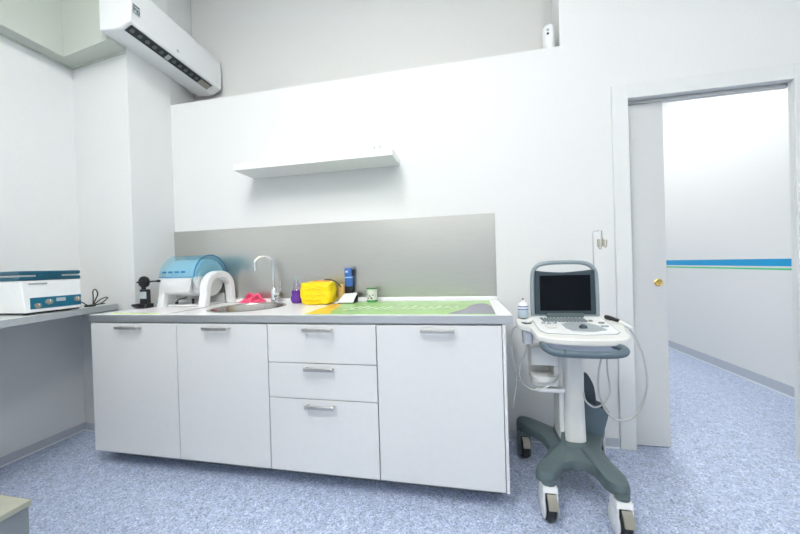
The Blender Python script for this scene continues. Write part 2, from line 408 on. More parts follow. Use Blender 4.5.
# ------------------------------------------------------------------ splashback
bm = NB(); box(bm, -.421, 1.998, -.010, -.003, .9245, 1.452)
tag(obj('splashback', bm, 'steel', bevel=.001, loc=(.8, -.004, .924)), 'wide brushed steel splashback panel on the wall behind the sink', 'splashback')

# ------------------------------------------------------------------ sink
t = thing('round_sink', 'round steel sink set into the white worktop', 'sink', (SC[0], SC[1], .80))
bm = NB(); z = .9
lathe(bm, [(.212, z-.002), (.214, z+.0015), (.224, z+.0035), (.231, z+.001), (.2225, z+.0005), (.210, z-.004), (.205, z-.03), (.195, z-.11), (.16, z-.135), (.03, z-.142), (.03, z-.145), (.162, z-.138), (.198, z-.113), (.208, z-.03), (.212, z-.002)], (SC[0], SC[1], 0), 56, caps=False)
obj('bowl', bm, 'sink', t, smooth=True)
bm = NB(); lathe(bm, [(0, z-.150), (.036, z-.150), (.036, z-.1395), (.028, z-.1385), (0, z-.1395)], (SC[0], SC[1], 0), 24); obj('drain', bm, 'chrome', t, smooth=True)
bm = NB(); lathe(bm, [(0, 0), (.017, 0), (.017, .003), (.012, .005), (0, .004)], (0, 0, 0), 20, Matrix.Rotation(PI/2, 4, 'X'))
a = math.radians(62); bmesh.ops.rotate(bm, cent=(0, 0, 0), matrix=Matrix.Rotation(a-PI/2, 3, 'Z'), verts=bm.verts[:])
bmesh.ops.translate(bm, vec=(SC[0]+.2035*math.cos(a), SC[1]+.2035*math.sin(a), z-.034), verts=bm.verts[:]); obj('overflow', bm, 'black', t, smooth=True, label='dark overflow hole')

# ------------------------------------------------------------------ tap
tx, ty = .462, -.062
t = thing('mixer_tap', 'chrome gooseneck mixer tap behind the sink', 'tap', (tx, ty, .9))
bm = NB(); lathe(bm, [(.026, .9005), (.026, .906), (.021, .910), (.021, .995), (.018, 1.0), (0, 1.0)], (tx, ty, 0), 24); obj('body', bm, 'chrome', t, smooth=True)
bm = NB(); d = Vector((-.085, -.085, 0))
arc = [Vector((tx, ty, .99)), Vector((tx, ty, 1.06)), Vector((tx, ty, 1.15))]
for i in range(1, 12):
    a = PI*i/12*1.02; arc.append(Vector((tx, ty, 1.172)) + d*.5*(1-math.cos(a)) + Vector((0, 0, .058*math.sin(a))))
arc.append(Vector((tx, ty, 1.130)) + d)
tube(bm, arc, .0105, 14, 3); obj('spout', bm, 'chrome', t, smooth=True)
bm = NB(); tube(bm, [(tx+.016, ty, .950), (tx+.060, ty-.008, .954)], .021, 16); obj('cartridge', bm, 'chrome', t, smooth=True)
bm = NB(); tube(bm, [(tx+.048, ty-.004, .965), (tx+.056, ty-.004, 1.01), (tx+.062, ty-.002, 1.050)], .006, 10, 3); obj('lever', bm, 'chrome', t, smooth=True)

# ------------------------------------------------------------------ wall shelf
bm = NB(); box(bm, .295, 1.393, -.224, -.001, 1.808, 1.852)
t = tag(obj('floating_shelf', bm, 'top', bevel=.002, loc=(.84, -.11, 1.81)), 'white floating shelf on the wall above the splashback', 'shelf')
for x in (1.262, 1.30):
    bm = NB(); tube(bm, [(x, -.16, 1.8521), (x, -.16, 1.888), (x+.004, -.16, 1.892)], .0028, 8)
    lathe(bm, [(0, 0), (.006, 0), (.006, .003), (0, .003)], (x, -.16, 1.890), 10)
    tag(obj('screw', bm, 'logo', smooth=True, loc=(x, -.16, 1.852)), 'small metal screw standing near the right end of the wall shelf, ' + ('left of the pair' if x < 1.28 else 'right of the pair'), 'screw', 'two screws on the wall shelf')

# ------------------------------------------------------------------ air conditioner
# local frame: u along the wall (0 = near end), d = out from wall, z up
ang = math.radians(2.6)
acP = Vector((-.388, -.500, 0))
mAC = Matrix.Translation(acP) @ Matrix.Rotation(ang, 4, 'Z')      # local x = out, local y = along
t = thing('air_conditioner', 'white wall-mounted air conditioner high on the corner pier', 'air conditioner', (-.39, -.15, 2.67))
L = .800; Zb = 2.668
prof = [(-.02, Zb), (.10, Zb-.004), (.135, Zb-.002), (.20, Zb+.03), (.206, Zb+.05), (.212, Zb+.16), (.205, Zb+.27), (.18, Zb+.30), (.05, Zb+.305), (-.02, Zb+.305)]
def acprism(bm, pr, y0, y1):
    a = [bm.verts.new((x, y0, z)) for x, z in pr]; b = [bm.verts.new((x, y1, z)) for x, z in pr]; n = len(pr)
    bm.faces.new(a); bm.faces.new(list(reversed(b)))
    for i in range(n): bm.faces.new((a[i], b[i], b[(i+1) % n], a[(i+1) % n]))
bm = NB(); acprism(bm, prof, 0, L); bmesh.ops.transform(bm, matrix=mAC, verts=bm.verts[:]); obj('housing', bm, 'white_p', t, bevel=.010, bseg=3)
bm = NB(); prism(bm, [(-.408, -.28), (-.423, 0), (-.520, .31), (-.42, .28), (-.40, 0), (-.395, -.28)], Zb+.04, Zb+.27); obj('mounting_plate', bm, 'white_p', t)
# slot on the chamfer between (.135,Zb-.002) and (.20,Zb+.03)
ca = math.atan2(.032, .065)
mS = mAC @ Matrix.Translation((.135, 0, Zb-.002)) @ Matrix.Rotation(-ca, 4, 'Y')     # local x along the chamfer
def acbox(bm, *a): box(bm, *a, mat=mS)
bm = NB(); acbox(bm, .004, .058, .022, .705, -.0035, .004); sl = obj('air_outlet', bm, 'black', t, label='dark air outlet slot')
for k in range(11):
    y = .047+k*.052
    if k == 5: continue
    bm = NB(); vs = lathe(bm, [(0, 0), (.014, 0), (.014, .003), (0, .003)], (0, 0, 0), 14)
    bmesh.ops.transform(bm, matrix=mS @ Matrix.Translation((.033, y, -.0062)), verts=vs)
    obj('louvre', bm, 'slate', sl)
bm = NB(); acbox(bm, .012, .052, .293, .323, -.007, -.003); obj('centre_clip', bm, 'logo', sl)
bm = NB(); acbox(bm, .008, .052, .600, .700, -.0065, -.003); obj('side_vane', bm, 'brown_p', sl, label='taupe vane at the far end')
bm = NB(); acbox(bm, .060, .064, .022, .710, -.004, .003); obj('panel_seam', bm, 'bezel', t)
bm = NB(); box(bm, .2035, .2125, .014, .062, Zb+.096, Zb+.154, mat=mAC); st = obj('sticker', bm, 'logo', t, label='small dark-lettered square sticker')
bm = NB()
for (y0, y1, z0, z1) in ((.032, .076, .160, .167), (.035, .041, .128, .155), (.035, .052, .138, .145), (.056, .061, .120, .145), (.070, .075, .120, .145), (.056, .075, .120, .125), (.056, .075, .140, .145)):
    box(bm, .212, .2135, y0-.016, y1-.016, Zb+z0-.016, Zb+z1-.016, mat=mAC)
obj('sticker_print', bm, 'ink', st)['kind'] = 'stuff'
bm = NB(); vs = lathe(bm, [(.006, 0), (.0095, 0), (.0095, .0025), (.006, .0025), (.006, 0)], (0, 0, 0), 18, caps=False)
bmesh.ops.transform(bm, matrix=mAC @ Matrix.Translation((.2095, .350, Zb+.075)) @ Matrix.Rotation(PI/2, 4, 'Y'), verts=bm.verts[:]); obj('round_emblem', bm, 'logo', t)

# ------------------------------------------------------------------ sensor in the recess corner
t = thing('motion_sensor', 'small white motion sensor on the ledge at the right end of the recess', 'sensor', (2.365, .06, NZ))
bm = NB(); prism(bm, [(2.328, .055), (2.34, .030), (2.365, .022), (2.388, .030), (2.398, .055), (2.395, .085), (2.333, .085)], NZ+.001, NZ+.165)
obj('housing', bm, 'white_p', t, bevel=.010, bseg=3)
bm = NB(); lathe(bm, [(0, 0), (.009, 0), (.007, .003), (0, .004)], (0, 0, 0), 16, Matrix.Rotation(PI/2, 4, 'X')); bmesh.ops.translate(bm, vec=(2.352, .0255, NZ+.128), verts=bm.verts[:]); obj('lens', bm, 'logo', t)
bm = NB(); lathe(bm, [(0, 0), (.008, 0), (.006, .003), (0, .004)], (0, 0, 0), 16, Matrix.Rotation(PI/2, 4, 'X')); bmesh.ops.translate(bm, vec=(2.352, .0255, NZ+.105), verts=bm.verts[:]); obj('indicator', bm, 'ink', t)
bm = NB(); box(bm, 2.355, 2.40, .085, .20, NZ+.02, NZ+.14); obj('bracket', bm, 'cream_p', t, bevel=.003)

# ------------------------------------------------------------------ side desk along the left wall
t = thing('side_desk', 'grey laminate desktop along the left wall carrying the teal-lidded device', 'desk', (-.75, -1.2, 0))
bm = NB(); prism(bm, [(XL+.001, -.30), (-.552, -.345), (-.375, -1.005), (-.25, -1.75), (XL+.001, -1.75)], .897, .932); obj('desktop', bm, 'desk', t)
bm = NB(); prism(bm, [(-.552, -.3455), (-.550, -.3455), (-.373, -1.005), (-.248, -1.75), (-.2505, -1.75), (-.3755, -1.005)], .8965, .9325); obj('edge_strip', bm, 'desk_edge', t)
bm = NB(); box(bm, XL+.002, -.30, -1.745, -1.72, 0, .897); obj('side_panel', bm, 'carc', t)
bm = NB(); box(bm, XL+.001, XL+.03, -1.72, -.31, .85, .897); obj('wall_batten', bm, 'carc', t)

# ------------------------------------------------------------------ teal-lidded device (centrifuge)
x1 = -.478; x0 = -.90; y0, y1 = -.868, -.603; zb = .944
t = thing('bench_centrifuge', 'white benchtop centrifuge with a teal lid and teal control panel on the side desk', 'centrifuge', (-.69, -.73, .932))
bm = NB()
pr = [(x0, zb), (x1+.004, zb), (x1, zb+.02), (x1-.004, 1.116), (x0, 1.116)]
def yprism(bm, pr, ya, yb):
    a = [bm.verts.new((x, ya, z)) for x, z in pr]; b = [bm.verts.new((x, yb, z)) for x, z in pr]; n = len(pr)
    bm.faces.new(a); bm.faces.new(list(reversed(b)))
    for i in range(n): bm.faces.new((a[i], b[i], b[(i+1) % n], a[(i+1) % n]))
    return a+b
vs = yprism(bm, pr, y0, y1)
for v in vs:
    if v.co.z > 1.1: v.co.y += .0 if v.co.y > -.7 else -.0
    else: v.co.y += .012 if v.co.y < -.7 else -.0
obj('body', bm, 'white_p', t, bevel=.006)
bm = NB(); box(bm, x0, x1-.002, y0-.003, y1+.003, 1.117, 1.137); obj('lower_rim', bm, 'teal', t, bevel=.004)
bm = NB(); box(bm, x0+.02, x1-.010, y0+.006, y1-.006, 1.1365, 1.147); obj('lid_seam', bm, 'cream_p', t)
ld = None
bm = NB(); box(bm, x0, x1, y0-.004, y1+.002, 1.1465, 1.168); ld = obj('lid', bm, 'teal', t, bevel=.006)
bm = NB(); box(bm, x1-.012, x1+.004, -.80, -.695, 1.131, 1.150); obj('lid_latch', bm, 'teal', ld, bevel=.002)
bm = NB(); box(bm, x1-.004, x1+.0035, y0+.035, y1-.002, .962, 1.023); cp = obj('control_panel', bm, 'teal_panel', t, bevel=.001, label='teal control panel with round knobs')
for y, z, r in ((-.806, .980, .013), (-.758, .995, .0155), (-.627, .997, .015)):
    bm = NB(); lathe(bm, [(r, 0), (r*.95, .010), (r*.8, .012), (0, .012)], (x1+.0035, y, z), 20, AX['x']); k = obj('knob', bm, 'brown_p', cp, smooth=True)
    bm = NB(); box(bm, x1+.0153, x1+.0165, y-.0015, y+.0015, z, z+r*.8); obj('pointer', bm, 'white_p', k)
bm = NB(); box(bm, x1+.0035, x1+.0048, -.724, -.682, .994, 1.013); obj('display', bm, 'disp', cp)
bm = NB()
for k in range(9): box(bm, x1+.0048, x1+.0056, -.722+k*.0043, -.7195+k*.0043, .999, 1.008)
obj('display_digits', bm, 'logo', cp)['kind'] = 'stuff'
bm = NB()
for k in range(12): box(bm, x1-.003, x1+.0005, -.835+k*.0065, -.831+k*.0065, 1.094, 1.102)
obj('name_print', bm, 'logo', t, label='faint small lettering')['kind'] = 'stuff'
for px in (x0+.04, x1-.04):
    for py in (y0+.04, y1-.04): bm = NB(); lathe(bm, [(.013, .9325), (.013, .9360)], (px, py, 0), 12); obj('rubber_foot', bm, 'rubber', t)
bm = NB(); box(bm, x0+.01, x1-.008, y0+.02, y1-.006, .9365, .9445); obj('base_plate', bm, 'black', t)

# ------------------------------------------------------------------ coiled cable and plug on the desk
bm = NB(); zc = .936
pts = [(-.60, -.52, zc+.03), (-.57, -.50, zc), (-.585, -.47, zc+.002), (-.60, -.455, zc+.05), (-.605, -.452, zc+.092), (-.585, -.45, zc+.104), (-.570, -.45, zc+.07), (-.590, -.46, zc+.015), (-.62, -.44, zc+.004),
       (-.60, -.41, zc+.035), (-.56, -.405, zc+.048), (-.535, -.42, zc+.040), (-.545, -.45, zc+.012), (-.59, -.47, zc+.002), (-.65, -.45, zc), (-.66, -.41, zc), (-.60, -.39, zc+.004), (-.57, -.42, zc+.006)]
tube(bm, pts, .0034, 8, 6)
tag(obj('power_cable', bm, 'rubber', smooth=True, loc=(-.6, -.45, .933)), 'coiled black power cable on the side desk behind the centrifuge', 'cable')
bm = NB(); box(bm, -.59, -.545, -.515, -.478, .9325, .944); vs = bm.verts[:]; rot(bm, vs, .4, 'Z', (-.57, -.5, .93))
tag(obj('cable_plug', bm, 'black', bevel=.003, loc=(-.57, -.5, .9325)), 'flat black plug lying in front of the coiled cable', 'plug')

# ------------------------------------------------------------------ black desk instrument with dial
t = thing('dial_instrument', 'small black instrument with a round dial and cross bar on the worktop', 'instrument', (-.345, -.33, .9))
bm = NB(); yprism(bm, [(-.415, .928), (-.41, .918), (-.370, .9008), (-.294, .9008), (-.292, .93), (-.375, .932)], -.365, -.305); obj('foot', bm, 'black', t, bevel=.004)
bm = NB(); box(bm, -.358, -.290, -.352, -.325, .928, 1.028); bd = obj('body', bm, 'black', t, bevel=.008, bseg=3)
bm = NB(); box(bm, -.350, -.298, -.3535, -.351, .966, 1.012); obj('label_plate', bm, 'disp', bd, label='pale blue-white label plate')
bm = NB()
for z in (1.002, .994, .986): box(bm, -.345, -.320, -.3542, -.3532, z, z+.003)
obj('label_print', bm, 'logo', bd)['kind'] = 'stuff'
bm = NB(); box(bm, -.345, -.325, -.346, -.330, 1.026, 1.045); obj('stem', bm, 'black', t)
bm = NB(); lathe(bm, [(.030, -.012), (.038, -.008), (.040, 0), (.038, .010), (.028, .014), (.010, .014), (.008, .018), (0, .018)], (0, 0, 0), 32, Matrix.Rotation(PI/2, 4, 'X')); bmesh.ops.translate(bm, vec=(-.338, -.33, 1.077), verts=bm.verts[:]); obj('dial', bm, 'black', t, smooth=True)
bm = NB(); tube(bm, [(-.418, -.33, 1.075), (-.21, -.33, 1.082)], .0055, 10); lathe(bm, [(0, -.008), (.009, -.008), (.009, .008), (0, .008)], (-.222, -.33, 1.0815), 12, AX['x']); obj('cross_bar', bm, 'black', t, smooth=True)

# ------------------------------------------------------------------ drum device with blue cover
DC = (-.166, 1.10)
t = thing('drum_steriliser', 'white drum-shaped benchtop device with a translucent blue curved cover on arched legs', 'device', (-.1, -.155, .9))
def arch(xa, xb):
    bm = NB(); out = []; inn = []
    n = 24
    for i in range(n+1):
        a = PI*i/n
        cy, sz = math.cos(a), math.sin(a)
        p = .95
        oy = DC[0]+.004 - math.copysign(abs(cy)**p, cy)*.136; oz = .99 + .148*abs(sz)**.8
        iy = DC[0]+.004 - math.copysign(abs(cy)**p, cy)*.096; iz = .985 + .108*abs(sz)**.8
        out.append((oy, oz)); inn.append((iy, iz))
    out = [(DC[0]-.150, .9006)] + out + [(DC[0]+.145, .9006)]
    inn = [(DC[0]-.108, .9006)] + inn + [(DC[0]+.103, .9006)]
    def V(x, l): return [bm.verts.new((x, y, z)) for y, z in l]
    A, B, C_, D_ = V(xa, out), V(xa, inn), V(xb, out), V(xb, inn)
    for i in range(len(out)-1):
        bm.faces.new((A[i], A[i+1], B[i+1], B[i])); bm.faces.new((C_[i], D_[i], D_[i+1], C_[i+1]))
        bm.faces.new((A[i], C_[i], C_[i+1], A[i+1])); bm.faces.new((B[i], B[i+1], D_[i+1], D_[i]))
    bm.faces.new((A[0], B[0], D_[0], C_[0])); bm.faces.new((A[-1], C_[-1], D_[-1], B[-1]))
    return bm
obj('arched_leg', arch(.046, .102), 'white_p', t, bevel=.006, bseg=3)
obj('arched_leg', arch(-.280, -.235), 'white_p', t, bevel=.006, bseg=3)
# white drum (lower trough + inner drum)
def halfdrum(x0, x1, r0, r1, a0, a1, n=28, thick=None):
    bm = NB(); sec = []
    for i in range(n+1):
        a = a0+(a1-a0)*i/n; sec.append((math.cos(a), math.sin(a)))
    def V(x, r): return [bm.verts.new((x, DC[0]+r*c, DC[1]+r*s)) for c, s in sec]
    A, B = V(x0, r1), V(x1, r1); C_, D_ = V(x0, r0), V(x1, r0)
    for i in range(n):
        bm.faces.new((A[i], A[i+1], B[i+1], B[i])); bm.faces.new((C_[i], D_[i], D_[i+1], C_[i+1]))
        bm.faces.new((A[i], C_[i], C_[i+1], A[i+1])); bm.faces.new((B[i], B[i+1], D_[i+1], D_[i]))
    bm.faces.new((A[0], B[0], D_[0], C_[0])); bm.faces.new((A[-1], C_[-1], D_[-1], B[-1]))
    return bm
bm = NB(); lathe(bm, [(0, -.230), (.126, -.230), (.130, -.224), (.130, .014), (.126, .018), (.118, .019), (.112, .017), (0, .017)], (0, DC[0], DC[1]-.008), 48, AX['x']); obj('drum', bm, 'white_p', t, smooth=True)
# end disc seen through the arch
bm = NB(); lathe(bm, [(0, .018), (.112, .018), (.114, .020), (.110, .025), (0, .026)], (0, DC[0], DC[1]-.026), 40, AX['x']); obj('end_disc', bm, 'cream_p', t, smooth=True)
# front apron
bm = NB(); yp = [(y-.010, z) for y, z in [(-.298, 1.100), (-.306, 1.095), (-.306, 1.06), (-.292, 1.0), (-.272, .985), (-.265, .99), (-.285, 1.02), (-.298, 1.06)]]
a = [bm.verts.new((-.238, y, z)) for y, z in yp]; b = [bm.verts.new((.005 if z > 1.03 else -.030, y, z)) for y, z in yp]
bm.faces.new(a); bm.faces.new(list(reversed(b)))
for i in range(len(yp)): bm.faces.new((a[i], b[i], b[(i+1) % len(yp)], a[(i+1) % len(yp)]))
obj('front_apron', bm, 'white_p', t, bevel=.003)
# blue cover
cv = obj('blue_cover', halfdrum(-.250, .026, .148, .152, math.radians(2), math.radians(178)), 'blue_glass', t, smooth=True, label='translucent blue curved cover')
def endcap(x, r0, r1):
    bm = NB(); n = 28
    sec = [(math.cos(math.radians(2+176*i/n)), math.sin(math.radians(2+176*i/n))) for i in range(n+1)]
    A = [bm.verts.new((x, DC[0]+r1*c, DC[1]+r1*s)) for c, s in sec]; B = [bm.verts.new((x+.004, DC[0]+r1*c, DC[1]+r1*s)) for c, s in sec]
    A2 = [bm.verts.new((x, DC[0]+r0*c, DC[1]+r0*s)) for c, s in sec]; B2 = [bm.verts.new((x+.004, DC[0]+r0*c, DC[1]+r0*s)) for c, s in sec]
    for i in range(n):
        bm.faces.new((A[i], A2[i], A2[i+1], A[i+1])); bm.faces.new((B[i], B[i+1], B2[i+1], B2[i])); bm.faces.new((A[i], A[i+1], B[i+1], B[i])); bm.faces.new((A2[i], B2[i], B2[i+1], A2[i+1]))
    bm.faces.new((A[0], B[0], B2[0], A2[0])); bm.faces.new((A[-1], A2[-1], B2[-1], B[-1]))
    return bm
obj('cover_end', endcap(.027, .02, .152), 'blue_glass', t, smooth=True)
bm = NB(); box(bm, -.253, .030, -.320, -.314, 1.100, 1.105); obj('cover_rim', bm, 'blue_rim', cv, bevel=.001)
bm = NB(); tube(bm, [(.028, DC[0]+.150*math.cos(math.radians(a)), DC[1]+.150*math.sin(math.radians(a))) for a in range(2, 180, 8)], .0042, 8); obj('cover_rim', bm, 'blue_rim', cv, smooth=True)
for x0_ in (-.225, -.175, -.125, -.075):
    bm = NB()
    for k in range(4):
        a = math.radians(166)
        box(bm, x0_+k*.009, x0_+k*.009+.006, DC[0]+.1535*math.cos(a)-.001, DC[0]+.1535*math.cos(a)+.002, DC[1]+.1535*math.sin(a)-.006, DC[1]+.1535*math.sin(a)+.006)
    obj('cover_print', bm, 'blue_rim', cv, label='small faint blue print')['kind'] = 'stuff'
# base tray + dark bits
bm = NB(); box(bm, -.255, .038, -.270, -.050, .9006, .912); obj('base_tray', bm, 'white_p', t, bevel=.003)
bm = NB(); box(bm, -.255, .038, -.062, -.056, .912, .975); obj('back_panel', bm, 'cream_p', t)
bm = NB(); tube(bm, [(-.215, -.22, .932), (-.195, -.215, .945), (-.165, -.21, .950), (-.15, -.205, .958)], .004, 8, 4); lathe(bm, [(0, 0), (.010, 0), (.010, .016), (0, .018)], (-.215, -.22, .9125), 12); obj('clamp', bm, 'black', t, smooth=True, label='small black clamp inside the cradle')

bm = NB(); lathe(bm, [(0, 0), (.008, 0), (.008, .035), (0, .036)], (-.10, -.20, .9125), 12); obj('peg', bm, 'black', t, smooth=True)
t.location.x += .018
# ------------------------------------------------------------------ mats
t = thing('white_mat', 'thin white mat with a lime green edge under the drum device', 'mat', (-.1, -.4, .9))
# (lies in front of and beside the device feet)
bm = NB(); prism(bm, [(-.285, -.575), (.135, -.575), (.135, -.315), (-.285, -.315)], .9003, .9026); obj('sheet', bm, 'mat_w', t)
bm = NB(); box(bm, -.283, .05, -.586, -.576, .9003, .9046); obj('front_edge', bm, 'lime', t, label='lime green front edge')
bm = NB(); box(bm, .130, .1365, -.575, -.315, .9027, .9042); obj('side_seam', bm, 'frame_grey', t)

t = thing('printed_mat', 'green printed mat with an amber corner and grey-violet mound on the right of the worktop', 'mat', (1.4, -.35, .9))
bm = NB(); prism(bm, [(.985, -.605), (1.932, -.605), (1.945, -.075), (.960, -.075)], .9003, .9028); obj('sheet', bm, 'green', t)
bm = NB(); prism(bm, [(.9852, -.604), (1.125, -.604), (1.085, -.50), (1.07, -.35), (1.03, -.205), (.9655, -.19)], .9029, .9033); obj('amber_print', bm, 'p_orange', t, label='amber printed corner')
bm = NB(); hill = spline([(1.712, -.604, 0), (1.747, -.525, 0), (1.79, -.44, 0), (1.818, -.33, 0), (1.847, -.26, 0), (1.885, -.215, 0), (1.915, -.24, 0), (1.937, -.34, 0)], 5)
prism(bm, [(p.x, p.y) for p in hill] + [(1.931, -.604)], .9029, .9033); obj('mound_print', bm, 'p_grey', t, label='grey-violet printed mound')
bm = NB()
for k in range(13):       # slanted strokes: the illegible white script
    x = 1.16+k*.046; y = -.385+.01*math.sin(k*1.3); h = .045+.012*math.sin(k*2.1)
    prism(bm, [(x, y-h), (x+.016, y-h), (x+.056, y+h), (x+.036, y+h)], .9029, .9033)
prism(bm, [(1.14, -.47), (1.76, -.40), (1.76, -.385), (1.14, -.452)], .90335, .90365)
obj('script_print', bm, 'p_white', t, label='white slanted script')['kind'] = 'stuff'

# ------------------------------------------------------------------ pink glove/cloth by the sink
bm = NB(); n, mrows = 26, 16; grid = []
for i in range(n+1):
    row = []
    for j in range(mrows+1):
        u_, v_ = i/n, j/mrows
        x = .180+.195*u_; y = -.088+.072*v_ - .012*math.sin(u_*5)
        env = math.sin(PI*min(1, max(0, u_)))**.5*math.sin(PI*v_)**.6
        lump = .018+.030*math.exp(-((u_-.42)/.16)**2)+.028*math.exp(-((u_-.78)/.14)**2)
        z = .9025 + env*(lump*(1+.25*noise.noise(Vector((x*30, y*30, 1))))+.010*abs(noise.noise(Vector((x*60, y*60, 3)))))
        x += .008*noise.noise(Vector((u_*6, v_*6, 5)))
        row.append(bm.verts.new((x, y, z)))
    grid.append(row)
for i in range(n):
    for j in range(mrows): bm.faces.new((grid[i][j], grid[i+1][j], grid[i+1][j+1], grid[i][j+1]))
tube(bm, [(.255, -.075, .918), (.262, -.085, .945), (.285, -.08, .966), (.300, -.07, .93)], .013, 10, 5, lambda q: .013*(1-.35*q))
tube(bm, [(.30, -.080, .92), (.325, -.085, .950), (.350, -.080, .955), (.362, -.07, .925)], .014, 10, 5, lambda q: .014*(1-.35*q))
o = tag(obj('rubber_glove', bm, 'pink', smooth=True, loc=(.28, -.06, .9)), 'crumpled pink rubber glove lying behind the sink', 'glove')

# ------------------------------------------------------------------ purple soap bottle
c = (.672, -.115)
t = thing('soap_bottle', 'purple liquid soap bottle with a clear pump head', 'bottle', (c[0], c[1], .9))
bm = NB(); lathe(bm, [(0, .9005), (.030, .9005), (.036, .906), (.044, .925), (.040, .945), (.034, .958), (.036, .985), (.031, .988), (0, .988)], (*c, 0), 28); obj('liquid_body', bm, 'purple', t, smooth=True)
bm = NB(); lathe(bm, [(.031, .9885), (.026, 1.0), (.020, 1.03), (.014, 1.04), (.014, 1.055), (0, 1.055)], (*c, 0), 24); obj('shoulder', bm, sheet('lilac_clear', (.80, .72, .86), .12), t, smooth=True)
bm = NB(); lathe(bm, [(0, 1.02), (.010, 1.02), (.010, 1.045), (.012, 1.055), (.012, 1.07), (0, 1.073)], (*c, 0), 18); box(bm, c[0]-.006, c[0]+.006, c[1]-.035, c[1], 1.066, 1.075); obj('pump_head', bm, 'gel', t, smooth=True, label='pale pump head')

# ------------------------------------------------------------------ yellow padded bag
t = thing('yellow_pouch', 'bulging bright yellow plastic pouch standing on the worktop', 'pouch', (.85, -.16, .9))
def puffy(x0, x1, y0, y1, z0, z1, amp, seed, e=5.0):
    bm = NB(); bmesh.ops.create_cube(bm, size=2); bmesh.ops.subdivide_edges(bm, edges=bm.edges[:], cuts=11, use_grid_fill=True)
    for v in bm.verts:
        p = v.co.copy(); L_ = (abs(p.x)**e+abs(p.y)**e+abs(p.z)**e)**(1/e)
        q = p/L_
        d = 1+amp*noise.noise(Vector((q.x*2.2+seed, q.y*2.2, q.z*2.6)))+amp*.35*noise.noise(Vector((q.x*6+seed, q.y*6, q.z*6)))
        q = q*d
        v.co = Vector(((x0+x1)/2+q.x*(x1-x0)/2, (y0+y1)/2+q.y*(y1-y0)/2, max(z0, (z0+z1)/2+q.z*(z1-z0)/2)))
    return bm
obj('pouch_body', puffy(.752, .962, -.235, -.095, .9006, 1.045, .10, 3, 7.0), 'yellow', t, smooth=True)
bm = NB()
for (a, b, z, s) in ((.768, .94, 1.006, 1), (.76, .95, .968, 2), (.775, .93, .935, 4)):
    pts = [(a+(b-a)*i/8, -.236+.002*math.sin(i+s), z+.004*math.sin(i*1.7+s)) for i in range(9)]
    tube(bm, pts, .0055, 8, 3, lambda q: .0055*math.sin(PI*max(.06, min(.94, q))))
obj('pouch_folds', bm, 'yellow', t, smooth=True)
bm = NB(); tube(bm, [(.80, -.20, 1.04), (.86, -.185, 1.052), (.92, -.175, 1.050), (.955, -.165, 1.035)], .004, 8, 5); obj('orange_cord', bm, 'orange', t, smooth=True)
tag(obj('amber_bag', puffy(.958, 1.000, -.085, -.035, .9006, 1.02, .10, 9), glass('amber_film', (.85, .60, .25), .3, 1.15, .35), smooth=True, loc=(.98, -.08, .9)), 'translucent amber bag between the yellow pouch and the blue cylinder', 'bag')

# ------------------------------------------------------------------ white dock and blue cylinder
t = thing('white_scale', 'white wedge-shaped scale with a dark underside, in front of the blue cylinder', 'scale', (1.05, -.13, .9))
bm = NB()
a = [(.996, -.190, .9155), (1.100, -.190, .9155), (1.096, -.088, .966), (1.000, -.088, .960)]
b = [(p[0], p[1], p[2]-.010) for p in a]
A = [bm.verts.new(p) for p in a]; B = [bm.verts.new(p) for p in b]
bm.faces.new(A); bm.faces.new(list(reversed(B)))
for i in range(4): bm.faces.new((A[i], A[(i+1) % 4], B[(i+1) % 4], B[i]))
pl = obj('plate', bm, 'white_p', t, bevel=.004)
bm = NB(); prism(bm, [(1.002, -.180), (1.104, -.180), (1.108, -.090), (1.004, -.090)], .9006, .9052)
box(bm, 1.010, 1.100, -.098, -.090, .905, .948)
obj('base', bm, 'rubber', t, bevel=.002, label='dark base')
bm = NB(); box(bm, .978, .996, -.205, -.175, .9035, .912); obj('lip', bm, 'white_p', t, bevel=.003)
bm = NB()
for k in range(4): box(bm, 1.020+k*.008, 1.025+k*.008, -.1805, -.178, .9165, .9195)
obj('printed_mark', bm, 'ink', t)['kind'] = 'stuff'

c = (1.022, -.046)
t = thing('blue_cylinder', 'tall blue cylinder with a black base, standing behind the white scale', 'canister', (c[0], c[1], .9))
r = .027
bm = NB(); lathe(bm, [(0, .9006), (r+.003, .9006), (r+.003, .935), (r+.001, 1.005), (0, 1.005)], (*c, 0), 28); obj('black_base', bm, 'black', t, smooth=True)
bm = NB(); lathe(bm, [(0, 1.0052), (r+.001, 1.0052), (r+.001, 1.124), (r-.002, 1.130), (0, 1.131)], (*c, 0), 28); bb = obj('blue_shell', bm, 'blue', t, smooth=True)
bm = NB(); lathe(bm, [(r+.0012, 1.062), (r+.0022, 1.062), (r+.0022, 1.070), (r+.0012, 1.070), (r+.0012, 1.062)], (*c, 0), 28, caps=False); obj('pale_band', bm, 'blue_l', bb, smooth=True)
bm = NB(); box(bm, c[0]-.013, c[0]+.006, c[1]-r-.003, c[1]-r+.004, 1.098, 1.112); obj('pale_mark', bm, 'blue_l', bb)
bm = NB(); box(bm, c[0]+.024, c[0]+.038, c[1]-.008, c[1]+.008, 1.075, 1.118); obj('side_clip', bm, 'black', t, bevel=.003)
bm = NB(); tube(bm, [(c[0]-.028, c[1]-.004, .972), (.985, -.062, .985), (.970, -.115, 1.03), (.955, -.145, 1.050), (.93, -.165, 1.058), (.90, -.17, 1.058)], .0036, 8, 6)
lathe(bm, [(0, -.006), (.008, -.012), (.009, .010), (0, .012)], (c[0]-.030, c[1]-.006, .970), 12)
tag(obj('dark_cord', bm, 'rubber', smooth=True, loc=(1.0, -.1, .98)), 'thin dark cord from the blue cylinder over the yellow pouch', 'cord')

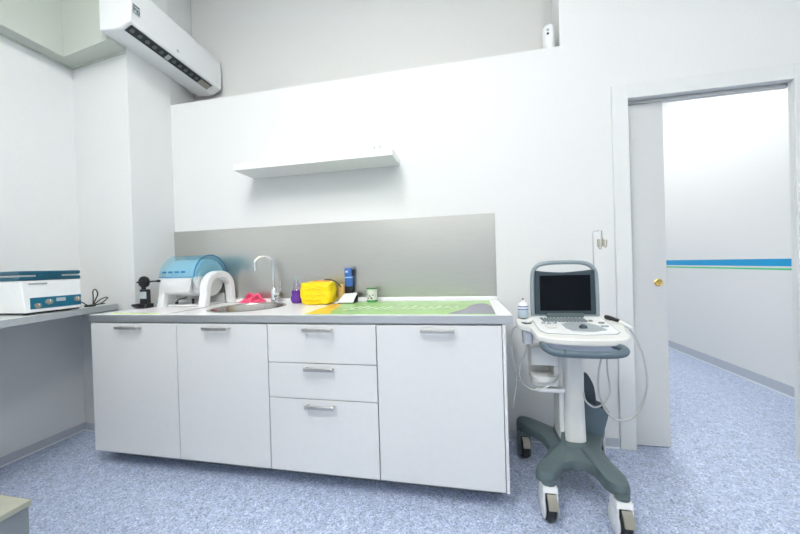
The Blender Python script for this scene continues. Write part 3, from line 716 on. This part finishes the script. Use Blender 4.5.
# ------------------------------------------------------------------ green-white can
c = (1.200, -.100)
t = thing('printed_cup', 'small white cup with green rim and dark speckled print beside the blue cylinder', 'cup', (c[0], c[1], .9))
bm = NB(); lathe(bm, [(0, .9036), (.034, .9036), (.034, .994), (.030, .994), (.030, .912), (0, .912)], (*c, 0), 28); bd = obj('cup_body', bm, 'cream_p', t, smooth=True)
bm = NB(); lathe(bm, [(.0342, .904), (.0355, .904), (.0355, .917), (.0342, .917), (.0342, .904)], (*c, 0), 28, caps=False); obj('green_band', bm, 'green_d', bd, smooth=True)
bm = NB(); lathe(bm, [(.0342, .988), (.0362, .988), (.0362, .996), (.033, .996), (.033, .988)], (*c, 0), 28, caps=False); obj('green_rim', bm, 'green_d', bd, smooth=True)
bm = NB()
for a_, z_, s_ in ((-118, .930, .006), (-100, .945, .007), (-84, .932, .008), (-66, .950, .006), (-130, .955, .005), (-72, .925, .005)):
    a = math.radians(a_); vs = lathe(bm, [(0, 0), (s_, 0), (s_*.7, .0012), (0, .0015)], (0, 0, 0), 8, Matrix.Rotation(PI/2, 4, 'Y'))
    bmesh.ops.rotate(bm, cent=(0, 0, 0), matrix=Matrix.Rotation(a, 3, 'Z'), verts=vs); bmesh.ops.translate(bm, vec=(c[0]+.0337*math.cos(a), c[1]+.0337*math.sin(a), z_), verts=vs)
obj('leaf_print', bm, 'brown_p', bd)

# ------------------------------------------------------------------ low bench, bottom left corner
t = thing('low_bench', 'corner of a low grey bench with a pale top, bottom left of the photo', 'bench', (.2, -1.7, 0))
bm = NB(); box(bm, -.15, .461, -1.95, -1.373, .432, .450); obj('bench_top', bm, 'benchtop', t, bevel=.002)
bm = NB(); box(bm, -.145, .457, -1.945, -1.378, .02, .4315); obj('bench_body', bm, 'bench_side', t, bevel=.002)
for x in (-.10, .41):
    for y in (-1.90, -1.42): bm = NB(); lathe(bm, [(.02, 0), (.02, .0195)], (x, y, 0), 12); obj('foot', bm, 'rubber', t)

# ------------------------------------------------------------------ ultrasound cart
cart = thing('ultrasound_cart', 'wheeled ultrasound cart with grey cross base, white column and console beside the doorway', 'medical cart', (2.29, -.40, 0))
hub = Vector((2.305, -.355))
ctl = [(2.085, -.600), (2.100, -.632), (2.145, -.635), (2.175, -.605), (2.215, -.555), (2.270, -.530), (2.320, -.545), (2.348, -.590), (2.358, -.645), (2.388, -.680), (2.432, -.670), (2.446, -.610), (2.432, -.500), (2.440, -.380), (2.500, -.250), (2.545, -.150), (2.530, -.105), (2.490, -.100), (2.440, -.150), (2.350, -.225), (2.270, -.225), (2.180, -.150), (2.130, -.105), (2.090, -.110), (2.075, -.150), (2.105, -.215), (2.175, -.320), (2.185, -.430), (2.130, -.530)]
out = spline([(a, b, 0) for a, b in ctl], 4, True)
layers = [(.96, .163), (1.0, .170), (1.0, .196), (.970, .211), (.88, .217), (.60, .225), (.34, .236), (.22, .244)]
bm = NB(); rings = []
for s, z in layers:
    rg = []
    for p in out:
        q = hub + (Vector((p.x, p.y))-hub)*s
        dd = (Vector((p.x, p.y))-hub).length
        zz = z + (.014*(1-min(1, dd/.30)) if z < .175 else 0)
        rg.append(bm.verts.new((q.x, q.y, zz)))
    rings.append(rg)
n = len(out)
for a, b in zip(rings, rings[1:]):
    for i in range(n): bm.faces.new((a[i], a[(i+1) % n], b[(i+1) % n], b[i]))
cb = bm.verts.new((hub.x, hub.y, .181)); ct = bm.verts.new((hub.x, hub.y, .246))
for i in range(n): bm.faces.new((rings[0][(i+1) % n], rings[0][i], cb)); bm.faces.new((rings[-1][i], rings[-1][(i+1) % n], ct))
obj('base', bm, 'slate', cart, smooth=True, label='slate grey four-armed base')
# collar
def rrect(x0, x1, y0, y1, r, n=6):
    P = []
    for cx, cy, a0 in ((x1-r, y0+r, -90), (x1-r, y1-r, 0), (x0+r, y1-r, 90), (x0+r, y0+r, 180)):
        for i in range(n+1):
            a = math.radians(a0+90*i/n); P.append((cx+r*math.cos(a), cy+r*math.sin(a)))
    return P
def loft(bm, sections):
    rings = [[bm.verts.new((x, y, z)) for x, y in P] for P, z in sections]; n = len(rings[0])
    for a, b in zip(rings, rings[1:]):
        for i in range(n): bm.faces.new((a[i], a[(i+1) % n], b[(i+1) % n], b[i]))
    bm.faces.new(list(reversed(rings[0]))); bm.faces.new(rings[-1])
bm = NB(); loft(bm, [(rrect(2.235, 2.385, -.465, -.275, .05), .205), (rrect(2.245, 2.375, -.455, -.285, .045), .235), (rrect(2.252, 2.368, -.448, -.292, .04), .250)]); obj('collar', bm, 'slate', cart, smooth=True)
bm = NB(); loft(bm, [(rrect(2.258, 2.362, -.440, -.300, .035), .235), (rrect(2.263, 2.357, -.438, -.305, .035), .45), (rrect(2.260, 2.358, -.445, -.300, .035), .72)]); cl = obj('column', bm, 'cream_p', cart, smooth=True)
bm = NB(); box(bm, 2.240, 2.262, -.42, -.32, .25, .70); obj('cable_duct', bm, 'cream_p', cart, bevel=.004)
for y, z in ((-.40, .62), (-.36, .60), (-.40, .56), (-.35, .56), (-.39, .52), (-.36, .50)): bm = NB(); lathe(bm, [(0, 0), (.006, 0), (.006, .003), (0, .003)], (2.2375, y, z), 8, AX['x']); obj('socket', bm, 'brown_p', cart)
bm = NB(); loft(bm, [([(2.240, -.43), (2.262, -.43), (2.262, -.30), (2.236, -.30)], .236), ([(2.252, -.41), (2.262, -.41), (2.262, -.33), (2.252, -.33)], .34)]); obj('cable_guard', bm, 'slate', cart)

# casters
def caster(x, y, yaw, brake=True, dark=False):
    e = bpy.data.objects.new('caster', None); COL.objects.link(e); e.parent = cart; e.location = Vector((x, y, 0))-cart.location
    mt = Matrix.Translation((x, y, 0)) @ Matrix.Rotation(yaw, 4, 'Z') @ Matrix.Diagonal((1.32, 1.18, 1.26, 1))
    hm = 'slate' if dark else 'white_p'  # dark: shells in slate, the caster's shade put into the colour
    def put(name, bm, mat, **k):
        bmesh.ops.transform(bm, matrix=mt, verts=bm.verts[:]); return obj(name, bm, mat, e, **k)
    bm = NB(); lathe(bm, [(.012, .128), (.022, .130), (.022, .140), (0, .141)], (0, 0, 0), 18); put('stem', bm, 'slate', smooth=True)
    R = .052
    bm = NB(); lathe(bm, [(0, -.015), (R-.010, -.015), (R-.003, -.013), (R, -.006), (R, .006), (R-.003, .013), (R-.010, .015), (0, .015)], (0, .010, R+.0005), 32, AX['x']); put('wheel', bm, 'rubber', smooth=True, label='black rubber wheel')
    # side shells of the fork
    for s in (-1, 1):
        bm = NB(); lathe(bm, [(0, -.003), (R-.008, -.003), (R-.004, 0), (R-.012, .004), (0, .006)], (0, 0, 0), 28, AX['x'] if s > 0 else Matrix.Rotation(-PI/2, 4, 'Y'))
        bmesh.ops.translate(bm, vec=(s*.0195, .010, R+.003), verts=bm.verts[:]); 
        vs = yprism(bm, [(s*.0165, R), (s*.0245, R), (s*.0225, .128), (s*.0165, .128)], -.022, .034)
        put('side_cover', bm, hm, smooth=True)
    bm = NB(); loft(bm, [(rrect(-.0245, .0245, -.028, .036, .008), .112), (rrect(-.022, .022, -.024, .032, .010), .129)]); put('fork_crown', bm, hm, smooth=True)
    if brake:
        bm = NB(); yz = [(-.034, .113), (-.052, .098), (-.060, .072), (-.055, .071), (-.046, .094), (-.030, .108)]
        a = [bm.verts.new((-.0145, y_, z_)) for y_, z_ in yz]; b = [bm.verts.new((.0145, y_, z_)) for y_, z_ in yz]
        bm.faces.new(a); bm.faces.new(list(reversed(b)))
        for i in range(6): bm.faces.new((a[i], b[i], b[(i+1) % 6], a[(i+1) % 6]))
        put('brake_lever', bm, 'brown_p', bevel=.002, label='taupe brake lever')
caster(2.132, -.628, math.radians(2))
caster(2.398, -.678, math.radians(-1))
caster(2.110, -.175, math.radians(4), True, True)
caster(2.505, -.160, math.radians(-10), False)

# rear bin with dark pad
bm = NB()
a = [(2.39, -.285, .160), (2.47, -.285, .160), (2.47, -.20, .160), (2.39, -.20, .160)]
b = [(2.385, -.300, .402), (2.512, -.300, .345), (2.527, -.19, .345), (2.385, -.19, .402)]
A = [bm.verts.new(p) for p in a]; B = [bm.verts.new(p) for p in b]
bm.faces.new(list(reversed(A)))
for i in range(4): bm.faces.new((A[i], A[(i+1) % 4], B[(i+1) % 4], B[i]))
o = obj('side_basket', bm, 'slate_blue', cart, label='slate blue side basket'); s_ = o.modifiers.new('s', 'SOLIDIFY'); s_.thickness = .005; s_.offset = -1
bm = NB(); box(bm, 2.355, 2.39, -.28, -.21, .27, .33); obj('basket_bracket', bm, 'slate', cart)
bm = NB(); P = spline([(2.400, 0, .30), (2.400, 0, .50), (2.412, 0, .530), (2.430, 0, .522), (2.456, 0, .47), (2.466, 0, .41), (2.468, 0, .36)], 4)
yprism(bm, [(p.x, p.z) for p in P] + [(2.45, .30)], -.255, -.243); obj('foot_pad', bm, 'bezel', cart, bevel=.003, label='dark curved pad standing in the basket')

# printer tray on the left
bm = NB()
box(bm, 2.112, 2.236, -.44, -.34, .62, .712)              # upper block
box(bm, 2.112, 2.236, -.35, -.34, .535, .62)              # back
box(bm, 2.214, 2.236, -.44, -.35, .535, .62)              # right cheek
pt = obj('side_tray', bm, 'cream_p', cart, bevel=.003, label='cream side tray with an open slot')
bm = NB(); prism(bm, rrect(2.112, 2.236, -.465, -.35, .03), .545, .572); prism(bm, rrect(2.114, 2.240, -.450, -.35, .03), .520, .545); obj('tray_lip', bm, 'cream_p', pt, bevel=.003)
bm = NB(); prism(bm, rrect(2.130, 2.262, -.46, -.33, .02), .496, .512); obj('shelf_plate', bm, 'white_p', cart, bevel=.003)

# console: sloped slab
def zc(y): return .856 - (y+.40)*(-.20)          # top surface: .856 at y=-.40, .816 at y=-.60
def slab(P, dz0, dz1, mat, name, parent, bevel=.004, **k):
    bm = NB(); a = [bm.verts.new((x, y, zc(y)+dz0)) for x, y in P]; b = [bm.verts.new((x, y, zc(y)+dz1)) for x, y in P]; n = len(P)
    bm.faces.new(list(reversed(a))); bm.faces.new(b)
    for i in range(n): bm.faces.new((a[i], a[(i+1) % n], b[(i+1) % n], b[i]))
    return obj(name, bm, mat, parent, bevel=bevel, **k)
outl = [(2.128, -.345), (2.085, -.375), (2.048, -.425), (2.044, -.475), (2.060, -.500), (2.095, -.530), (2.098, -.575), (2.110, -.620), (2.160, -.648), (2.280, -.662), (2.400, -.656), (2.455, -.638), (2.478, -.605), (2.482, -.560), (2.500, -.500), (2.505, -.430), (2.480, -.375), (2.450, -.345)]
ol = [(p.x, p.y) for p in spline([(a, b, 0) for a, b in outl], 3, True)]
cs = slab(ol, -.030, 0, 'cream_p', 'console', cart, bevel=.007, bseg=3, label='cream console deck with side ears')
inn = [(2.128, -.385), (2.118, -.430), (2.128, -.575), (2.145, -.600), (2.300, -.616), (2.425, -.605), (2.445, -.585), (2.440, -.430), (2.425, -.385)]
slab(inn, -.001, .0035, 'white_p', 'control_deck', cs, bevel=.002)
slab([(2.1265, -.383), (2.116, -.430), (2.126, -.577), (2.144, -.603), (2.300, -.619), (2.427, -.608), (2.448, -.586), (2.443, -.430), (2.427, -.383)], -.0005, .0015, 'frame_grey', 'deck_seam', cs, bevel=0)
def key(x, y, w_, h_, mat='key', name='key', hgt=.006):
    slab([(x, y-h_), (x+w_, y-h_), (x+w_, y), (x, y)], .003, .0035+hgt, mat, name, cs, bevel=.0015)
for r_ in range(3):
    for k in range(12): key(2.158+k*.0165+.003*r_, -.432-r_*.0165, .0135, .0125)
for x, y in ((2.150, -.492), (2.175, -.494), (2.200, -.492)): key(x, y, .018, .010, 'grey_pad', 'key')
bm = NB(); lathe(bm, [(.022, 0), (.020, .008), (.012, .010), (0, .010)], (2.185, -.535, zc(-.535)+.003), 22); obj('control_knob', bm, 'cream_p', cs, smooth=True)
pad = [(2.235, -.505), (2.28, -.478), (2.340, -.480), (2.385, -.520), (2.405, -.570), (2.34, -.592), (2.26, -.585), (2.24, -.55)]
slab(pad, .0033, .006, 'grey_pad', 'trackball_pad', cs, bevel=.0015, label='grey-blue trackball pad')
bm = NB(); lathe(bm, [(.018, 0), (.016, .008), (.009, .014), (0, .016)], (2.315, -.548, zc(-.548)+.005), 20); obj('trackball', bm, 'bezel', cs, smooth=True, label='dark trackball')
for x, y, w_ in ((2.365, -.462, .018), (2.400, -.485, .024), (2.395, -.525, .030), (2.250, -.462, .014)): key(x, y, w_, .011, 'brown_p' if w_ < .03 else 'grey_pad')
# underside body
bm = NB(); loft(bm, [(rrect(2.20, 2.42, -.56, -.32, .05), .705), (rrect(2.150, 2.455, -.615, -.34, .05), .745), (rrect(2.120, 2.470, -.635, -.35, .05), .785)])
for v in bm.verts:
    if v.co.z > .78: v.co.z = zc(v.co.y)-.029
obj('console_underside', bm, 'lav_p', cart, smooth=True)
# grab handle
bm = NB(); hp = [(2.132, -.595, .772), (2.122, -.650, .772), (2.130, -.688, .768), (2.165, -.702, .757), (2.290, -.706, .753), (2.390, -.702, .756), (2.420, -.690, .766), (2.418, -.655, .772), (2.398, -.595, .772)]
tube(bm, hp, .0152, 14, 6); obj('grab_handle', bm, 'slate_blue', cart, smooth=True, label='slate blue front grab handle')
bm = NB(); tube(bm, [(2.185, -.7025, .7565), (2.192, -.703, .756)], .0160, 14); obj('handle_ring', bm, 'bezel', cart)
# holder cup on the left ear
bm = NB(); lathe(bm, [(.022, -.006), (.0245, -.002), (.0245, .001), (.0, .001)], (2.087, -.475, zc(-.475)), 20); obj('holder_hole', bm, 'bezel', cs)
bm = NB(); loft(bm, [(rrect(2.068, 2.112, -.500, -.452, .012), .742), (rrect(2.065, 2.114, -.503, -.449, .012), .812)]); obj('holder_cup', bm, 'lav_p', cart, smooth=True, label='grey probe holder cup')
bm = NB(); tube(bm, [(2.087, -.476, .835), (2.100, -.474, .848), (2.112, -.470, .856)], .011, 10, 3); obj('holder_probe', bm, 'cream_p', cart, smooth=True)
# monitor
mon = bpy.data.objects.new('monitor', None); COL.objects.link(mon); mon.parent = cart; mon.location = Vector((2.29, -.40, .86))-cart.location; MSH = -.010
MONP = []
def fbox(name, mat, x0, x1, y0, y1, z0, z1, **k):
    bm = NB(); box(bm, x0, x1, y0, y1, z0, z1); return obj(name, bm, mat, mon, **k)
bm = NB(); fr = [(2.143, -.400, .864), (2.142, -.400, .94), (2.144, -.400, 1.04), (2.150, -.400, 1.088), (2.172, -.400, 1.115), (2.215, -.400, 1.126), (2.290, -.400, 1.128), (2.365, -.400, 1.125), (2.408, -.400, 1.112), (2.432, -.400, 1.084), (2.438, -.400, 1.04), (2.440, -.400, .94), (2.440, -.400, .862)]
tube(bm, fr, .0105, 12, 5); obj('carry_frame', bm, 'frame_grey', mon, smooth=True, label='grey-blue carry handle frame')
bm = NB(); top = spline([(2.154, 0, 1.092), (2.20, 0, 1.084), (2.29, 0, 1.078), (2.38, 0, 1.084), (2.430, 0, 1.090)], 4)
yprism(bm, [(2.150, .870), (2.433, .868)] + [(p.x, p.z) for p in reversed(top)], -.412, -.378); obj('bezel', bm, 'bezel', mon, bevel=.006, bseg=3)
fbox('screen', 'screen', 2.176, 2.408, -.4135, -.411, .889, 1.064, bevel=.001, label='dark blank screen')
fbox('lower_bar', 'frame_grey', 2.143, 2.440, -.405, -.375, .852, .869, bevel=.003)
fbox('hinge', 'slate', 2.205, 2.375, -.418, -.385, .853, .876, bevel=.004)
fbox('back_shell', 'lav_p', 2.170, 2.415, -.379, -.345, .88, 1.06, bevel=.012)
mon.location.x += MSH
# rear pole with hooks
bm = NB(); tube(bm, [(2.459, -.33, .80), (2.459, -.33, 1.272), (2.462, -.33, 1.281), (2.487, -.33, 1.283)], .0035, 8); pole = obj('cable_pole', bm, 'nickel', cart, smooth=True, label='thin metal cable pole'); pole.location.x -= .014
bm = NB(); tube(bm, [(2.485, -.33, 1.283), (2.487, -.33, 1.235), (2.484, -.33, 1.20), (2.477, -.33, 1.190), (2.470, -.33, 1.20), (2.468, -.33, 1.23)], .003, 8, 3); obj('cable_hook', bm, 'beige', pole, smooth=True)
bm = NB(); tube(bm, [(2.487, -.335, 1.245), (2.490, -.34, 1.208), (2.495, -.345, 1.198), (2.500, -.345, 1.205), (2.501, -.345, 1.235)], .0035, 8, 3); obj('cable_hook', bm, 'beige', pole, smooth=True)
for bb_ in ((2.4655, 2.478, -.336, -.322, 1.200, 1.240), (2.486, 2.496, -.342, -.330, 1.204, 1.236)):
    bm = NB(); box(bm, *bb_); obj('hook_block', bm, 'beige', pole, bevel=.003)
bm = NB(); box(bm, 2.445, 2.470, -.355, -.32, .795, .83); obj('pole_clamp', bm, 'lav_p', cart, bevel=.003)

# probe lying on the right ear with its cable
bm = NB(); tube(bm, [(2.452, -.430, .862), (2.470, -.450, .858), (2.492, -.475, .850)], .008, 10, 4, lambda q: .010-.004*abs(q-.3)); 
tag(obj('ultrasound_probe', bm, 'black', smooth=True, loc=(2.47, -.45, .86)), 'slim black ultrasound probe lying on the right side of the console', 'probe')
bm = NB(); tube(bm, [(2.492, -.478, .846), (2.510, -.495, .835), (2.528, -.505, .822)], .012, 10, 4, lambda q: .013-.006*q)
tag(obj('probe_holder', bm, 'cream_p', smooth=True, loc=(2.51, -.49, .83)), 'cream probe connector at the right edge of the console', 'connector')
GC = 'grey ultrasound cables hanging from the cart'
def cable(pts, r, label, loc):
    bm = NB(); tube(bm, pts, r, 8, 8); tag(obj('ultrasound_cable', bm, 'cable_g', smooth=True, loc=loc), label, 'cable', GC)
cable([(2.524, -.50, .818), (2.548, -.50, .775), (2.574, -.50, .700), (2.588, -.50, .589), (2.575, -.50, .500), (2.540, -.50, .430), (2.495, -.50, .402), (2.442, -.50, .410), (2.400, -.50, .480), (2.388, -.50, .557), (2.395, -.50, .640), (2.409, -.51, .715), (2.412, -.53, .742)], .0045,
      'grey cable hanging in a wide loop at the right side of the ultrasound cart', (2.5, -.5, .6))
cable([(2.425, -.53, .742), (2.426, -.505, .690), (2.436, -.48, .62), (2.450, -.46, .560), (2.452, -.455, .500), (2.425, -.45, .450), (2.385, -.45, .432), (2.350, -.448, .462), (2.342, -.448, .50)], .004,
      'grey cable hanging in a short loop in front of the ultrasound cart column', (2.4, -.46, .5))
cable([(2.050, -.465, .822), (2.025, -.455, .800), (2.016, -.45, .740), (2.022, -.45, .660), (2.036, -.45, .575), (2.030, -.45, .500), (2.018, -.45, .440), (2.020, -.45, .415)], .0042,
      'grey cable hanging down at the left side of the ultrasound cart', (2.03, -.45, .6))
cable([(2.088, -.476, .745), (2.078, -.47, .690), (2.055, -.46, .630), (2.050, -.455, .570), (2.070, -.46, .530), (2.110, -.475, .512), (2.170, -.478, .530), (2.215, -.470, .560), (2.232, -.445, .58)], .0038,
      'grey cable curling under the cream side tray of the cart', (2.1, -.47, .6))
bm = NB()
# gel bottle on the left ear
c = (2.083, -.418); z0 = zc(-.418)+.004
t = thing('gel_bottle', 'white and pale blue gel bottle standing on the left side of the cart', 'bottle', (c[0], c[1], z0))
bm.free(); bm = NB(); lathe(bm, [(0, z0+.001), (.022, z0+.001), (.0245, z0+.006), (.0245, z0+.045), (.0, z0+.045)], (*c, 0), 24); obj('lower_body', bm, 'gel', t, smooth=True)
bm = NB(); lathe(bm, [(0, z0+.0452), (.0248, z0+.0452), (.0246, z0+.062), (.020, z0+.072), (.010, z0+.078), (.008, z0+.088), (0, z0+.088)], (*c, 0), 24); obj('upper_body', bm, 'white_p', t, smooth=True)
bm = NB(); lathe(bm, [(.0249, z0+.040), (.0253, z0+.040), (.0253, z0+.044), (.0249, z0+.044), (.0249, z0+.040)], (*c, 0), 24, caps=False); lathe(bm, [(.0249, z0+.054), (.0253, z0+.054), (.0253, z0+.058), (.0249, z0+.058), (.0249, z0+.054)], (*c, 0), 24, caps=False); obj('label_band', bm, 'blue', t)
bm = NB(); lathe(bm, [(0, z0+.0882), (.0040, z0+.0882), (.0035, z0+.096), (0, z0+.098)], (*c, 0), 14); obj('cap_tip', bm, 'redbrown', t, smooth=True, label='red-brown nozzle tip')
